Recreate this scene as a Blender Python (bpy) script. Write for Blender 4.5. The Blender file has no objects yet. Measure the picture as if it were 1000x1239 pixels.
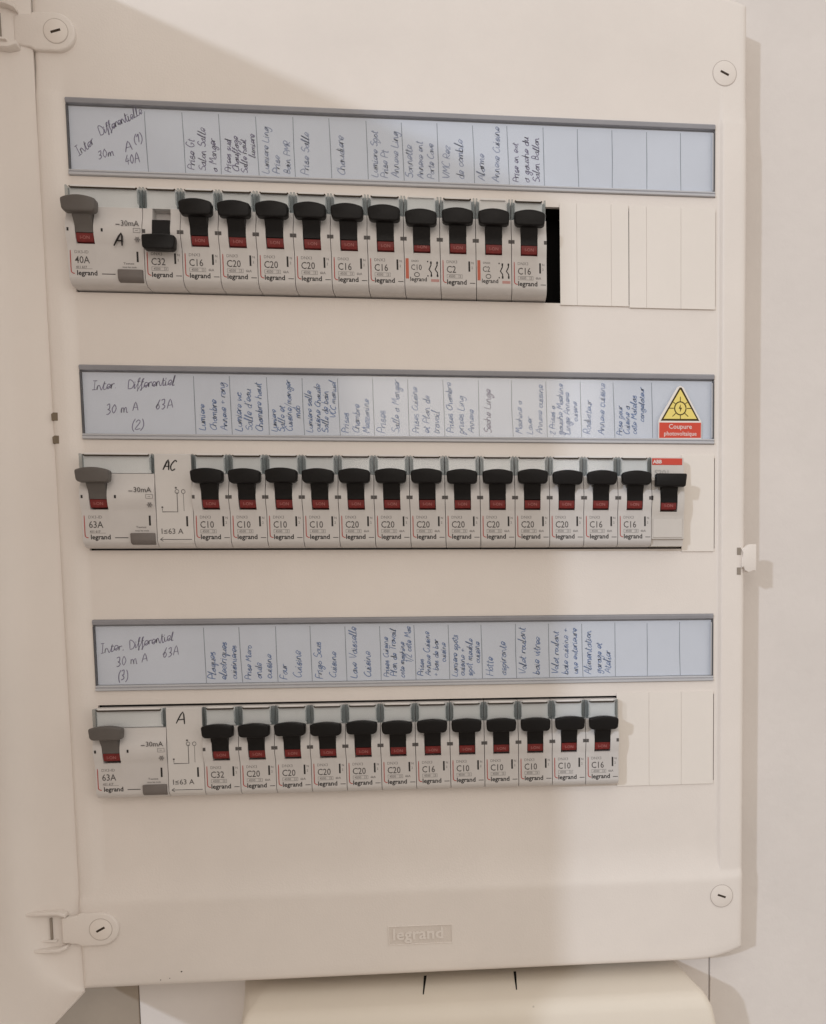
import bpy, bmesh, math, random
from mathutils import Matrix, Vector
random.seed(7)
MM = 0.001
scene = bpy.context.scene
col = scene.collection

# ------------------------------------------------------------------ camera
cam_d = bpy.data.cameras.new("camera")
cam = bpy.data.objects.new("camera", cam_d)
col.objects.link(cam)
scene.camera = cam
CX, CY, CZ = 188.08, -475.31, -181.51
pitch, roll, yaw = -0.08238, -0.00988, -0.0963
F, PPX, PPY = 1100.0, 180.62, 214.73
right = Vector((math.cos(yaw), math.sin(yaw), 0))
fwd0 = Vector((-math.sin(yaw), math.cos(yaw), 0))
upw = Vector((0, 0, 1))
fwd = math.cos(pitch) * fwd0 + math.sin(pitch) * upw
up0 = -math.sin(pitch) * fwd0 + math.cos(pitch) * upw
r2 = math.cos(roll) * right + math.sin(roll) * up0
u2 = -math.sin(roll) * right + math.cos(roll) * up0
m = Matrix.Identity(4)
for i in range(3):
    m[i][0], m[i][1], m[i][2] = r2[i], u2[i], -fwd[i]
m[0][3], m[1][3], m[2][3] = CX * MM, CY * MM, CZ * MM
cam.matrix_world = m
cam_d.sensor_fit = 'HORIZONTAL'
cam_d.sensor_width = 36
cam_d.lens = 36 * F / 1000
cam_d.shift_x = -PPX / 1000
cam_d.shift_y = PPY / 1000
cam_d.clip_start = 0.01
cam_d.clip_end = 50

# ------------------------------------------------------------------ light of the room
world = bpy.data.worlds.new("World")
scene.world = world
world.use_nodes = True
nt = world.node_tree
bg = nt.nodes["Background"]
# room ambience: pale ceiling above, darker floor below
wtc = nt.nodes.new("ShaderNodeTexCoord")
wsep = nt.nodes.new("ShaderNodeSeparateXYZ")
wramp = nt.nodes.new("ShaderNodeValToRGB")
wmap = nt.nodes.new("ShaderNodeMapRange")
wmap.inputs[1].default_value = -1
wmap.inputs[2].default_value = 1
nt.links.new(wtc.outputs["Generated"], wsep.inputs[0])
nt.links.new(wsep.outputs[2], wmap.inputs[0])
nt.links.new(wmap.outputs[0], wramp.inputs[0])
wramp.color_ramp.elements[0].position = 0.15
wramp.color_ramp.elements[0].color = (0.36, 0.295, 0.24, 1)
wramp.color_ramp.elements[1].position = 0.85
wramp.color_ramp.elements[1].color = (0.985, 0.93, 0.86, 1)
nt.links.new(wramp.outputs[0], bg.inputs[0])
bg.inputs[1].default_value = 0.88

lamp_d = bpy.data.lights.new("ceiling_lamp", 'POINT')
lamp_d.energy = 245
lamp_d.shadow_soft_size = 0.075
lamp_d.color = (0.76, 0.86, 1.0)
lamp = bpy.data.objects.new("ceiling_lamp", lamp_d)
lamp.location = (-2.45, -4.0, 1.17)
col.objects.link(lamp)

fill_d = bpy.data.lights.new("fill_light", 'AREA')  # unseen fill lamp added at the right to brighten the door's inside
fill_d.shape = 'RECTANGLE'
fill_d.size = 1.4
fill_d.size_y = 1.4
fill_d.energy = 2.5
fill_d.color = (1.0, 0.93, 0.86)
win = bpy.data.objects.new("fill_light", fill_d)  # win holds the added fill lamp, not a window
win.location = (1.75, -1.5, 0.15)
win.rotation_euler = (Vector((0.1, 0, -0.1)) - Vector(win.location)).to_track_quat('-Z', 'Y').to_euler()
col.objects.link(win)

# added fill lamp, standing in for light thrown back by the person in front
bounce_d = bpy.data.lights.new("bounce_fill", 'AREA')
bounce_d.shape = 'RECTANGLE'
bounce_d.size = 0.35
bounce_d.size_y = 0.35
bounce_d.energy = 0.9
bounce_d.color = (1.0, 0.90, 0.82)
bounce = bpy.data.objects.new("bounce_fill", bounce_d)
bounce.location = (0.20, -0.80, 0.12)
bounce.rotation_euler = (math.radians(68), 0, 0)
col.objects.link(bounce)

scene.view_settings.view_transform = 'Standard'
scene.view_settings.look = 'None'
scene.view_settings.exposure = 0
scene.view_settings.gamma = 1
scene.view_settings.use_curve_mapping = False

# ------------------------------------------------------------------ materials
def srgb(r, g, b):
    f = lambda c: (c / 255 / 12.92) if c / 255 <= 0.04045 else ((c / 255 + 0.055) / 1.055) ** 2.4
    return (f(r), f(g), f(b), 1)

def mat(name, color, rough=0.5, spec=0.5, vary=0.0, vscale=30, bump=0.0, bscale=400, specks=0.0):
    mt = bpy.data.materials.new(name)
    mt.use_nodes = True
    nt = mt.node_tree
    p = nt.nodes["Principled BSDF"]
    p.inputs["Base Color"].default_value = (*color[:3], 1)
    p.inputs["Roughness"].default_value = rough
    p.inputs["Specular IOR Level"].default_value = spec
    tc = nt.nodes.new("ShaderNodeTexCoord")
    src = None
    if vary > 0:
        n = nt.nodes.new("ShaderNodeTexNoise")
        n.inputs["Scale"].default_value = vscale
        n.inputs["Detail"].default_value = 6
        n.inputs["Roughness"].default_value = 0.65
        nt.links.new(tc.outputs["Object"], n.inputs["Vector"])
        r = nt.nodes.new("ShaderNodeMapRange")
        r.inputs[1].default_value = 0.3
        r.inputs[2].default_value = 0.7
        r.inputs[3].default_value = 1 - vary
        r.inputs[4].default_value = 1 + vary * 0.4
        nt.links.new(n.outputs["Fac"], r.inputs[0])
        mx = nt.nodes.new("ShaderNodeMix")
        mx.data_type = 'RGBA'
        mx.blend_type = 'MULTIPLY'
        mx.inputs[0].default_value = 1
        mx.inputs[6].default_value = (*color[:3], 1)
        nt.links.new(r.outputs[0], mx.inputs[7])
        src = mx.outputs[2]
        rr = nt.nodes.new("ShaderNodeMapRange")
        rr.inputs[3].default_value = max(rough - 0.08, 0.02)
        rr.inputs[4].default_value = rough + 0.08
        nt.links.new(n.outputs["Fac"], rr.inputs[0])
        nt.links.new(rr.outputs[0], p.inputs["Roughness"])
    if specks > 0:
        v = nt.nodes.new("ShaderNodeTexVoronoi")
        v.inputs["Scale"].default_value = 26
        nt.links.new(tc.outputs["Object"], v.inputs["Vector"])
        s = nt.nodes.new("ShaderNodeMapRange")
        s.inputs[1].default_value = 0.016
        s.inputs[2].default_value = 0.028
        s.inputs[3].default_value = specks
        s.inputs[4].default_value = 0.0
        nt.links.new(v.outputs["Distance"], s.inputs[0])
        mx2 = nt.nodes.new("ShaderNodeMix")
        mx2.data_type = 'RGBA'
        nt.links.new(s.outputs[0], mx2.inputs[0])
        if src:
            nt.links.new(src, mx2.inputs[6])
        else:
            mx2.inputs[6].default_value = (*color[:3], 1)
        mx2.inputs[7].default_value = (0.16, 0.12, 0.09, 1)
        src = mx2.outputs[2]
    if src:
        nt.links.new(src, p.inputs["Base Color"])
    if bump > 0:
        b = nt.nodes.new("ShaderNodeTexNoise")
        b.inputs["Scale"].default_value = bscale
        b.inputs["Detail"].default_value = 3
        nt.links.new(tc.outputs["Object"], b.inputs["Vector"])
        bn = nt.nodes.new("ShaderNodeBump")
        bn.inputs["Strength"].default_value = bump
        bn.inputs["Distance"].default_value = 0.0004
        nt.links.new(b.outputs["Fac"], bn.inputs["Height"])
        nt.links.new(bn.outputs[0], p.inputs["Normal"])
    return mt

def clear(name, tint, refl=0.035, rough=0.12):
    mt = bpy.data.materials.new(name)
    mt.use_nodes = True
    nt = mt.node_tree
    nt.nodes.remove(nt.nodes["Principled BSDF"])
    out = nt.nodes["Material Output"]
    t = nt.nodes.new("ShaderNodeBsdfTransparent")
    t.inputs[0].default_value = (*tint, 1)
    g = nt.nodes.new("ShaderNodeBsdfGlossy")
    g.inputs["Roughness"].default_value = rough
    mx = nt.nodes.new("ShaderNodeMixShader")
    mx.inputs[0].default_value = refl
    nt.links.new(t.outputs[0], mx.inputs[1])
    nt.links.new(g.outputs[0], mx.inputs[2])
    nt.links.new(mx.outputs[0], out.inputs[0])
    return mt

M = {}
M['cover'] = mat('cream_plastic', (0.775, 0.72, 0.675), 0.42, 0.45, vary=0.055, vscale=11, bump=0.22, bscale=1100, specks=0.0)
M['door'] = mat('door_plastic', (0.775, 0.72, 0.675), 0.45, 0.45, vary=0.05, vscale=9, bump=0.12, bscale=700)
M['recess_shade'] = mat('recess_shade_plastic', (0.70, 0.64, 0.59), 0.7, 0.2, vary=0.05, vscale=200, bump=0.5, bscale=2500)  # cover colour darkened, paints the shade inside the emblem panel
M['plug'] = mat('plug_plastic', (0.77, 0.71, 0.66), 0.4, 0.45, vary=0.03, vscale=50)
M['blank'] = mat('blank_plastic', (0.785, 0.735, 0.685), 0.45, 0.4, vary=0.03, vscale=20)
M['wall'] = mat('painted_plaster', (0.73, 0.685, 0.655), 0.75, 0.25, vary=0.06, vscale=12, bump=0.7, bscale=170)
M['strip'] = mat('grey_wall_strip', (0.36, 0.305, 0.25), 0.85, 0.15, vary=0.08, vscale=25, bump=0.3, bscale=300)  # darker grey for the wall on the left
M['lower'] = mat('ivory_plastic', (0.76, 0.695, 0.605), 0.5, 0.4, vary=0.04, vscale=12, bump=0.2, bscale=600, specks=0.7)
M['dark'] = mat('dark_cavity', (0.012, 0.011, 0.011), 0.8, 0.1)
M['slot'] = mat('slot_dark', (0.06, 0.045, 0.035), 0.8, 0.1)
M['body'] = mat('module_plastic', (0.63, 0.605, 0.59), 0.45, 0.4, vary=0.05, vscale=60)
M['body2'] = mat('module_plastic_white', (0.65, 0.625, 0.605), 0.45, 0.4, vary=0.05, vscale=60)
M['toggle'] = mat('black_plastic', (0.009, 0.008, 0.008), 0.45, 0.22, vary=0.2, vscale=90, bump=0.15, bscale=900)
M['greylever'] = mat('grey_plastic', (0.12, 0.108, 0.10), 0.5, 0.4, vary=0.1, vscale=90)
M['testbtn'] = mat('grey_button', (0.165, 0.145, 0.135), 0.5, 0.4, vary=0.1, vscale=90)
M['red'] = mat('red_indicator', (0.20, 0.020, 0.018), 0.5, 0.4, vary=0.3, vscale=300)
M['redline'] = mat('red_print', (0.42, 0.07, 0.06), 0.6, 0.2)
M['orange'] = mat('orange_print', (0.50, 0.14, 0.09), 0.6, 0.2)
M['abbred'] = mat('red_band', (0.60, 0.07, 0.045), 0.5, 0.3)
M['white'] = mat('white_print', (0.75, 0.70, 0.68), 0.6, 0.2)
M['pink'] = mat('pale_indicator_print', (0.40, 0.15, 0.14), 0.6, 0.2)
M['black'] = mat('black_print', (0.03, 0.027, 0.027), 0.6, 0.2)
M['grey'] = mat('grey_print', (0.10, 0.092, 0.09), 0.6, 0.2)
M['palegrey'] = mat('pale_grey_print', (0.24, 0.225, 0.22), 0.6, 0.2)
M['paper'] = mat('label_paper', (0.645, 0.68, 0.765), 0.7, 0.2, vary=0.045, vscale=22)
M['card'] = mat('label_card', (0.71, 0.72, 0.72), 0.7, 0.2, vary=0.06, vscale=60)
M['cardwhite'] = mat('white_card', (0.80, 0.78, 0.76), 0.7, 0.2, vary=0.06, vscale=60)
M['rail'] = mat('smoked_rail', (0.29, 0.29, 0.315), 0.35, 0.5, vary=0.16, vscale=28)
M['lip'] = mat('frosted_lip', (0.50, 0.505, 0.53), 0.4, 0.5, vary=0.05, vscale=20)
M['edge'] = mat('dark_edge', (0.09, 0.088, 0.095), 0.4, 0.5)
M['clear'] = clear('clear_plastic', (0.985, 0.99, 0.992))
M['clearrib'] = clear('clear_plastic_rib', (0.74, 0.77, 0.78), rough=0.2)
M['ink'] = mat('blue_ink', (0.17, 0.24, 0.43), 0.7, 0.2)
M['inkpale'] = mat('faded_blue_ink', (0.31, 0.35, 0.48), 0.7, 0.2)
M['inkdark'] = mat('dark_violet_ink', (0.20, 0.185, 0.28), 0.7, 0.2)
M['inkblack'] = mat('marker_ink', (0.03, 0.026, 0.026), 0.6, 0.2)
M['line'] = mat('printed_line', (0.23, 0.26, 0.31), 0.7, 0.2)
M['yellow'] = mat('sticker_yellow', (0.83, 0.68, 0.20), 0.5, 0.3)
M['stickerwhite'] = mat('sticker_white', (0.80, 0.76, 0.72), 0.5, 0.3)
M['stickerred'] = mat('sticker_red', (0.62, 0.07, 0.04), 0.5, 0.3)
M['sun'] = mat('sticker_dark', (0.06, 0.04, 0.01), 0.6, 0.2)

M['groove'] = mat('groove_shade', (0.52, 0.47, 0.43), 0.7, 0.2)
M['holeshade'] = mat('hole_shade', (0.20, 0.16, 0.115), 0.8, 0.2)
M['groove2'] = mat('slot_shade', (0.30, 0.26, 0.22), 0.8, 0.2)
M['pinkprint'] = mat('pale_red_print', (0.50, 0.28, 0.26), 0.6, 0.2)
M['abbbody'] = mat('warm_grey_plastic', (0.61, 0.575, 0.54), 0.45, 0.4, vary=0.05, vscale=60)
M['abbgrey'] = mat('faint_grey_print', (0.44, 0.42, 0.40), 0.6, 0.2)
# ------------------------------------------------------------------ mesh helpers (everything in millimetres)
def box(bm, x0, x1, y0, y1, z0, z1):
    vs = [bm.verts.new(c) for c in ((x0, y0, z0), (x1, y0, z0), (x1, y1, z0), (x0, y1, z0),
                                    (x0, y0, z1), (x1, y0, z1), (x1, y1, z1), (x0, y1, z1))]
    for f in ((0, 3, 2, 1), (4, 5, 6, 7), (0, 1, 5, 4), (1, 2, 6, 5), (2, 3, 7, 6), (3, 0, 4, 7)):
        bm.faces.new([vs[i] for i in f])
    return vs

def prism_x(bm, prof, x0, x1):
    """polygon in (y, z) swept along x"""
    a = [bm.verts.new((x0, y, z)) for y, z in prof]
    b = [bm.verts.new((x1, y, z)) for y, z in prof]
    n = len(prof)
    bm.faces.new(a); bm.faces.new(list(reversed(b)))
    for i in range(n):
        j = (i + 1) % n
        bm.faces.new((a[j], a[i], b[i], b[j]))

def prism_y(bm, outl, y0, y1):
    """polygon in (x, z) swept along y (y0 = front, towards the viewer)"""
    a = [bm.verts.new((x, y0, z)) for x, z in outl]
    b = [bm.verts.new((x, y1, z)) for x, z in outl]
    n = len(outl)
    bm.faces.new(a); bm.faces.new(list(reversed(b)))
    for i in range(n):
        j = (i + 1) % n
        bm.faces.new((a[j], a[i], b[i], b[j]))

def mesh_of(bm, name, bevel=0.0, seg=2, smooth=False, clean=True):
    bmesh.ops.recalc_face_normals(bm, faces=bm.faces[:])
    if bevel > 0:
        es = [e for e in bm.edges if len(e.link_faces) == 2 and e.calc_face_angle(0) > 0.5]
        bmesh.ops.bevel(bm, geom=es, offset=bevel, segments=seg, affect='EDGES', profile=0.5, clamp_overlap=True)
    for v in bm.verts:
        v.co *= MM
    me = bpy.data.meshes.new(name)
    bm.to_mesh(me)
    bm.free()
    if smooth:
        for p in me.polygons:
            p.use_smooth = True
        me.set_sharp_from_angle(angle=math.radians(35))
    return me

def obj(name, me, material, parent=None, loc=(0, 0, 0), label=None):
    o = bpy.data.objects.new(name, me)
    if len(me.materials) == 0:
        me.materials.append(M[material])
    o.location = Vector(loc) * MM
    if parent:
        o.parent = parent
    if label:
        o['label'] = label
    col.objects.link(o)
    return o

def thing(name, label, cat, loc=(0, 0, 0), group=None):
    o = bpy.data.objects.new(name, None)
    o.empty_display_size = 0.01
    o.location = Vector(loc) * MM
    o['label'] = label
    o['category'] = cat
    if group:
        o['group'] = group
    col.objects.link(o)
    return o

def tag(o, label, cat, group=None):
    o['label'] = label
    o['category'] = cat
    if group:
        o['group'] = group

def structure(o):
    o['kind'] = 'structure'
    return o

CACHE = {}
def cached(key, fn):
    if key not in CACHE:
        CACHE[key] = fn()
    return CACHE[key]

def flat_box(x0, x1, z0, z1, y0, y1, name='piece', bevel=0):
    bm = bmesh.new()
    box(bm, x0, x1, y0, y1, z0, z1)
    return mesh_of(bm, name, bevel)

# printed text, as flat mesh in the x-z plane facing the viewer
def text_geo(txt, size, bold=0.0, align='LEFT', sx=1.0):
    cu = bpy.data.curves.new('txt', 'FONT')
    cu.body = txt
    cu.size = size
    cu.align_x = align
    cu.offset = bold
    cu.resolution_u = 2
    cu.fill_mode = 'FRONT'
    o = bpy.data.objects.new('txt', cu)
    col.objects.link(o)
    dg = bpy.context.evaluated_depsgraph_get()
    dg.update()
    ev = o.evaluated_get(dg)
    me = ev.to_mesh()
    V = [(v.co.x * sx, v.co.y) for v in me.vertices]
    Fc = [tuple(p.vertices) for p in me.polygons]
    ev.to_mesh_clear()
    bpy.data.objects.remove(o)
    bpy.data.curves.remove(cu)
    return V, Fc

def add_text(bm, txt, size, x, z, y, bold=0.0, align='LEFT', sx=1.0, rot=0.0, thick=0.0):
    V, Fc = cached(('t', txt, size, bold, align, sx), lambda: text_geo(txt, size, bold, align, sx))
    c, s = math.cos(rot), math.sin(rot)
    vs = [bm.verts.new((x + c * a - s * b, y, z + s * a + c * b)) for a, b in V]
    for f in Fc:
        try:
            bm.faces.new([vs[i] for i in f])
        except ValueError:
            pass

# a single-stroke hand, so that handwriting looks written: x-height 4, ascender 8, descender -4
GL = {
 'a': (5, "44 23 02 10 30 42 44 41 50"), 'b': (5, "08 00 02 24 42 30 00"), 'c': (4, "43 24 03 01 20 41"),
 'd': (5, "43 24 02 10 30 42 48 40 50"), 'e': (4, "01 32 43 34 14 02 01 20 31 41"), 'f': (3, "38 28 16 1- 0-|05 35"),
 'g': (5, "43 24 02 10 32 44 4- 2= 0-"), 'h': (5, "08 00 03 24 42 40 50"), 'i': (2, "04 00 10|05 06"),
 'j': (2, "14 1- 0-|15 16"), 'k': (4, "08 00|34 02 40"), 'l': (3, "00 28 17 00 10 20"), 'm': (7, "04 00 03 24 30 33 54 60 70"),
 'n': (5, "04 00 03 24 40 50"), 'o': (4, "24 02 20 42 24"), 'p': (5, "04 0=|03 24 42 20 01"), 'q': (5, "43 24 02 20 42 44 4= 5-"),
 'r': (3, "04 00 03 24 34"), 's': (4, "34 14 02 32 30 00"), 't': (3, "17 10 30|05 35"), 'u': (5, "04 01 20 42 44 40 50"),
 'v': (4, "04 20 44"), 'w': (6, "04 10 33 50 64"), 'x': (4, "04 40|44 00"), 'y': (5, "04 02 31 44 3- 1= 0-"), 'z': (4, "04 44 00 40"),
 'A': (6, "00 38 60|13 53"), 'B': (5, "00 08 37 34 04 43 41 00"), 'C': (5, "57 38 05 02 20 51"), 'D': (6, "00 08 38 64 40 00"),
 'E': (5, "58 08 00 50|04 44"), 'F': (5, "58 08 00|04 44"), 'G': (6, "57 28 04 20 51 53 33"), 'H': (6, "08 00|68 60|04 64"),
 'I': (4, "08 48|28 20|00 40"), 'L': (5, "08 00 50"), 'M': (7, "00 18 33 68 70"), 'N': (6, "00 08 60 68"), 'P': (5, "00 08 47 54 04"),
 'R': (5, "00 08 47 44 04 50"), 'S': (5, "57 28 05 44 51 20 01"), 'T': (6, "08 68|38 30"), 'U': (6, "08 02 30 62 68"), 'V': (6, "08 30 68"),
 '0': (5, "28 04 20 44 28"), '1': (3, "06 28 20"), '2': (5, "06 28 46 00 50"), '3': (5, "07 38 34 14 42 20 00"), '4': (5, "38 03 53|35 30"),
 '6': (5, "48 12 20 42 24 02"), '7': (5, "08 58 20"), '(': (3, "39 15 11 3-"), ')': (3, "09 25 21 0-"), '/': (4, "0- 48"), '+': (5, "03 53|25 21"),
 '.': (2, "00 10"), '-': (4, "03 33"), "'": (2, "18 06"), ' ': (3.2, ""),
}
def gy(ch):
    return {'-': -2.2, '=': -4.2}.get(ch, None) if ch in '-=' else int(ch)

def smooth_line(pts, n=4):
    if len(pts) < 3:
        return pts
    out = []
    P = [pts[0]] + pts + [pts[-1]]
    for i in range(1, len(P) - 2):
        p0, p1, p2, p3 = P[i - 1], P[i], P[i + 1], P[i + 2]
        for k in range(n):
            t = k / n
            out.append(tuple(0.5 * (2 * p1[j] + (p2[j] - p0[j]) * t + (2 * p0[j] - 5 * p1[j] + 4 * p2[j] - p3[j]) * t * t
                                    + (3 * p1[j] - p0[j] - 3 * p2[j] + p3[j]) * t ** 3) for j in (0, 1)))
    out.append(pts[-1])
    return out

def ribbon(bm, pts, w, y):
    n = len(pts)
    if n < 2:
        return
    L, R = [], []
    for i, (px, pz) in enumerate(pts):
        a = pts[max(i - 1, 0)]
        b = pts[min(i + 1, n - 1)]
        dx, dz = b[0] - a[0], b[1] - a[1]
        l = math.hypot(dx, dz) or 1
        ww = w * (0.5 if 0 < i < n - 1 else 0.38)
        nx, nz = -dz / l * ww, dx / l * ww
        L.append(bm.verts.new((px + nx, y, pz + nz)))
        R.append(bm.verts.new((px - nx, y, pz - nz)))
    for i in range(n - 1):
        bm.faces.new((L[i], R[i], R[i + 1], L[i + 1]))

def hand_width(txt):
    return sum(GL.get(c, (4, ''))[0] * 0.86 + 0.9 for c in txt)

def write(bm, txt, x, z, unit, rot, w, y, rnd, maxlen=None):
    """handwritten line starting at (x, z); unit = mm per grid step"""
    if maxlen:
        tot = hand_width(txt) * unit
        sq = min(1.0, maxlen / tot)
    else:
        sq = 1.0
    c, s = math.cos(rot), math.sin(rot)
    cx = 0.0
    drift = 0.0
    last = None
    for ch in txt:
        adv, st = GL.get(ch, (4, ''))
        drift = drift * 0.7 + rnd.uniform(-0.35, 0.35)
        sc = rnd.uniform(0.9, 1.12)
        for stroke in st.split('|') if st else []:
            pts = []
            for tok in stroke.split():
                gx = int(tok[0]); gz = gy(tok[1])
                gx += rnd.uniform(-0.27, 0.27); gz += rnd.uniform(-0.3, 0.3)
                lx = (cx + (gx * 0.86 + 0.27 * gz)) * unit * sq
                lz = (gz * sc + drift) * unit
                pts.append((x + c * lx - s * lz, z + s * lx + c * lz))
            if last and ch.islower() and stroke == st.split('|')[0] and rnd.random() < 0.85:
                mid = ((last[0] + pts[0][0]) / 2 + s * 0.35 * unit, (last[1] + pts[0][1]) / 2 - c * 0.35 * unit)
                ribbon(bm, smooth_line([last, mid, pts[0]], 2), w * 0.7, y)
            ribbon(bm, smooth_line(pts, 3), w * rnd.uniform(0.85, 1.2), y)
            if stroke == st.split('|')[0]:
                last = pts[-1] if (ch.islower()) else None
        if ch == ' ' or not ch.isalpha():
            last = None
        cx += adv * 0.86 + 0.9

def disc_outline(cx, cz, r, n=28):
    return [(cx + r * math.cos(2 * math.pi * i / n), cz + r * math.sin(2 * math.pi * i / n)) for i in range(n)]

# ------------------------------------------------------------------ layout (mm): y = 0 is the recessed field of the cover
MOD = 17.5
PITCH = 124.15
ROWZ = [0.0, -PITCH, -2 * PITCH]
CL, CR, CB, CT = -14.8, 331.8, -371.0, 130.5      # cover outline
FL, FR, FB, FT = -0.5, 317.0, -316.0, 80.0        # recessed field
RIM = -2.0                                         # the border stands proud
WALLY = 22.0

# ------------------------------------------------------------------ the setting
bm = bmesh.new()
prism_y(bm, [(4.0, -120), (319.9, -120), (319.9, -900), (900, -900), (900, 700), (4.0, 700)], WALLY, WALLY + 12)
structure(obj('wall', mesh_of(bm, 'wall', 0.4, 1), 'wall'))
bm = bmesh.new()
box(bm, 4.0, 319.4, WALLY + 0.3, WALLY + 12, -900, -121)
structure(obj('wall_behind', mesh_of(bm, 'wall_behind', 0.4, 1), 'wall'))
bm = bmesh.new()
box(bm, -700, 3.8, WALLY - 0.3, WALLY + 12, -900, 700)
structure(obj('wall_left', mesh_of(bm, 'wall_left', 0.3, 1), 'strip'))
bm = bmesh.new()
box(bm, 300, 340, WALLY + 13, WALLY + 16, -900, 700)
structure(obj('wall_joint', mesh_of(bm, 'wall_joint'), 'slot'))

# ------------------------------------------------------------------ the panel
panel = thing('distribution_panel', 'cream plastic three row electrical distribution panel with its door swung open', 'electrical panel', (158, 0, -371))
PO = Vector((158, 0, -371))
def ppart(name, me, material, parent=panel, label=None):
    o = obj(name, me, material, parent, label=label)
    if parent is panel:
        o.location = -PO * MM
    return o

def sstep(t):
    t = max(0.0, min(1.0, t))
    return t * t * (3 - 2 * t)

def cover_y(x, z):
    # 0 in the field, RIM on the border, with soft ramps
    a = sstep((FL - x) / 8.0)
    b = sstep((x - FR) / 2.6)
    y = RIM * max(a, b) * (1 - sstep((z - 62) / 16.0))
    # the bottom swells forward in a soft crest, then leans back
    t = (-306.0 - z) / 21.0
    if t > 0:
        if t < 0.85:
            c = -3.7 * t * t
        elif t < 1:
            c = -3.7 * (0.7225 + 1.7 * (t - 0.85) * (1 - (t - 0.85) / 0.30))
        else:
            c = -3.7 * 0.85 + 0.028 * (-327.0 - z)
        y = min(y, c) if t < 1 else c
    # outer edge rolls back
    e = min(x - CL, CR - x, z - CB, CT - z)
    if e < 3.0:
        t = (3.0 - e) / 3.0
        y += 3.0 * (1 - math.sqrt(max(0, 1 - t * t)))
    return y

SL, SR = -1.2, 315.3
def lin(a, b, n):
    return [a + (b - a) * i / n for i in range(n + 1)]
xs = sorted(set([round(v, 3) for v in
     [CL, CL + 0.1, CL + 0.4, CL + 0.9, CL + 1.7, CL + 3] + lin(CL + 3, FL, 6) + lin(FL, SL + 1.2, 1) + [-0.6, SL] + lin(0, SR, 14) + [315.7, 316.2] +
     lin(FR, FR + 2.6, 7) + lin(FR - 14, FR, 5) + lin(FR + 2.6, CR - 3, 8) + [CR - 3, CR - 1.7, CR - 0.9, CR - 0.4, CR - 0.1, CR]]))
zl = [CB, CB + 0.1, CB + 0.4, CB + 0.9, CB + 1.7, CB + 3] + lin(CB + 3, -331, 8) + lin(-331, -304, 24) + \
     [CT, CT - 0.1, CT - 0.4, CT - 0.9, CT - 1.7, CT - 3] + lin(66.7, 69.6, 6) + [FT, FT + 20]
for rz in ROWZ:
    zl += [rz - 23.5, rz + 23.5, rz + 30.6, rz + 66.4]
zs = sorted(set(round(v, 3) for v in zl))
holes = []
for rz in ROWZ:
    holes.append((-0.6, 315.7, rz - 23.5, rz + 23.5))
    holes.append((SL, SR, rz + 30.6, rz + 66.4))
bm = bmesh.new()
grid = {}
def corner_fix(x, z):
    # bottom corners are swept up in a flat curve
    t = (x - CR + 28) / 28
    if t > 0 and z < CB + 60:
        z += (CB + 60 - z) / 60 * 6.4 * t ** 2.2
    if t > 0 and z > CT - 60:
        z -= (z - CT + 60) / 60 * 5.0 * t ** 2.2
    return z
for i, x in enumerate(xs):
    for j, z in enumerate(zs):
        grid[i, j] = bm.verts.new((x, cover_y(x, z), corner_fix(x, z)))
def in_hole(x, z):
    return any(a < x < b and c < z < d for a, b, c, d in holes)
gone = set()
for i in range(len(xs) - 1):
    for j in range(len(zs) - 1):
        if not in_hole((xs[i] + xs[i + 1]) / 2, (zs[j] + zs[j + 1]) / 2):
            bm.faces.new((grid[i, j], grid[i + 1, j], grid[i + 1, j + 1], grid[i, j + 1]))
for v in [v for v in bm.verts if not v.link_faces]:
    bm.verts.remove(v)
edge = [e for e in bm.edges if len(e.link_faces) == 1]
ret = bmesh.ops.extrude_edge_only(bm, edges=edge)
for v in ret['geom']:
    if isinstance(v, bmesh.types.BMVert):
        outer = (abs(v.co.x - CL) < 0.01 or abs(v.co.x - CR) < 0.01 or v.co.z < CB + 10 and v.co.z <= corner_fix(v.co.x, CB) + 0.01
                 or v.co.z >= corner_fix(v.co.x, CT) - 0.01)
        v.co.y = WALLY - 0.5 if outer else v.co.y + 2.2
ppart('cover', mesh_of(bm, 'cover', smooth=True), 'cover')

# dark box behind the module openings
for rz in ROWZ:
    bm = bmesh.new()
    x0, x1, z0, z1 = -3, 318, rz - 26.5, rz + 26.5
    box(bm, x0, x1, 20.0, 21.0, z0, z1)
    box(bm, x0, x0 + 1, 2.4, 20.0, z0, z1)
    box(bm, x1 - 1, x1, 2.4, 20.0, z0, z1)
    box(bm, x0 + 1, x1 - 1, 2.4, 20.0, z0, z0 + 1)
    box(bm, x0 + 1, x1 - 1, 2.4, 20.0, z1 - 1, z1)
    ppart('module_compartment', mesh_of(bm, 'module_compartment'), 'dark')

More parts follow.
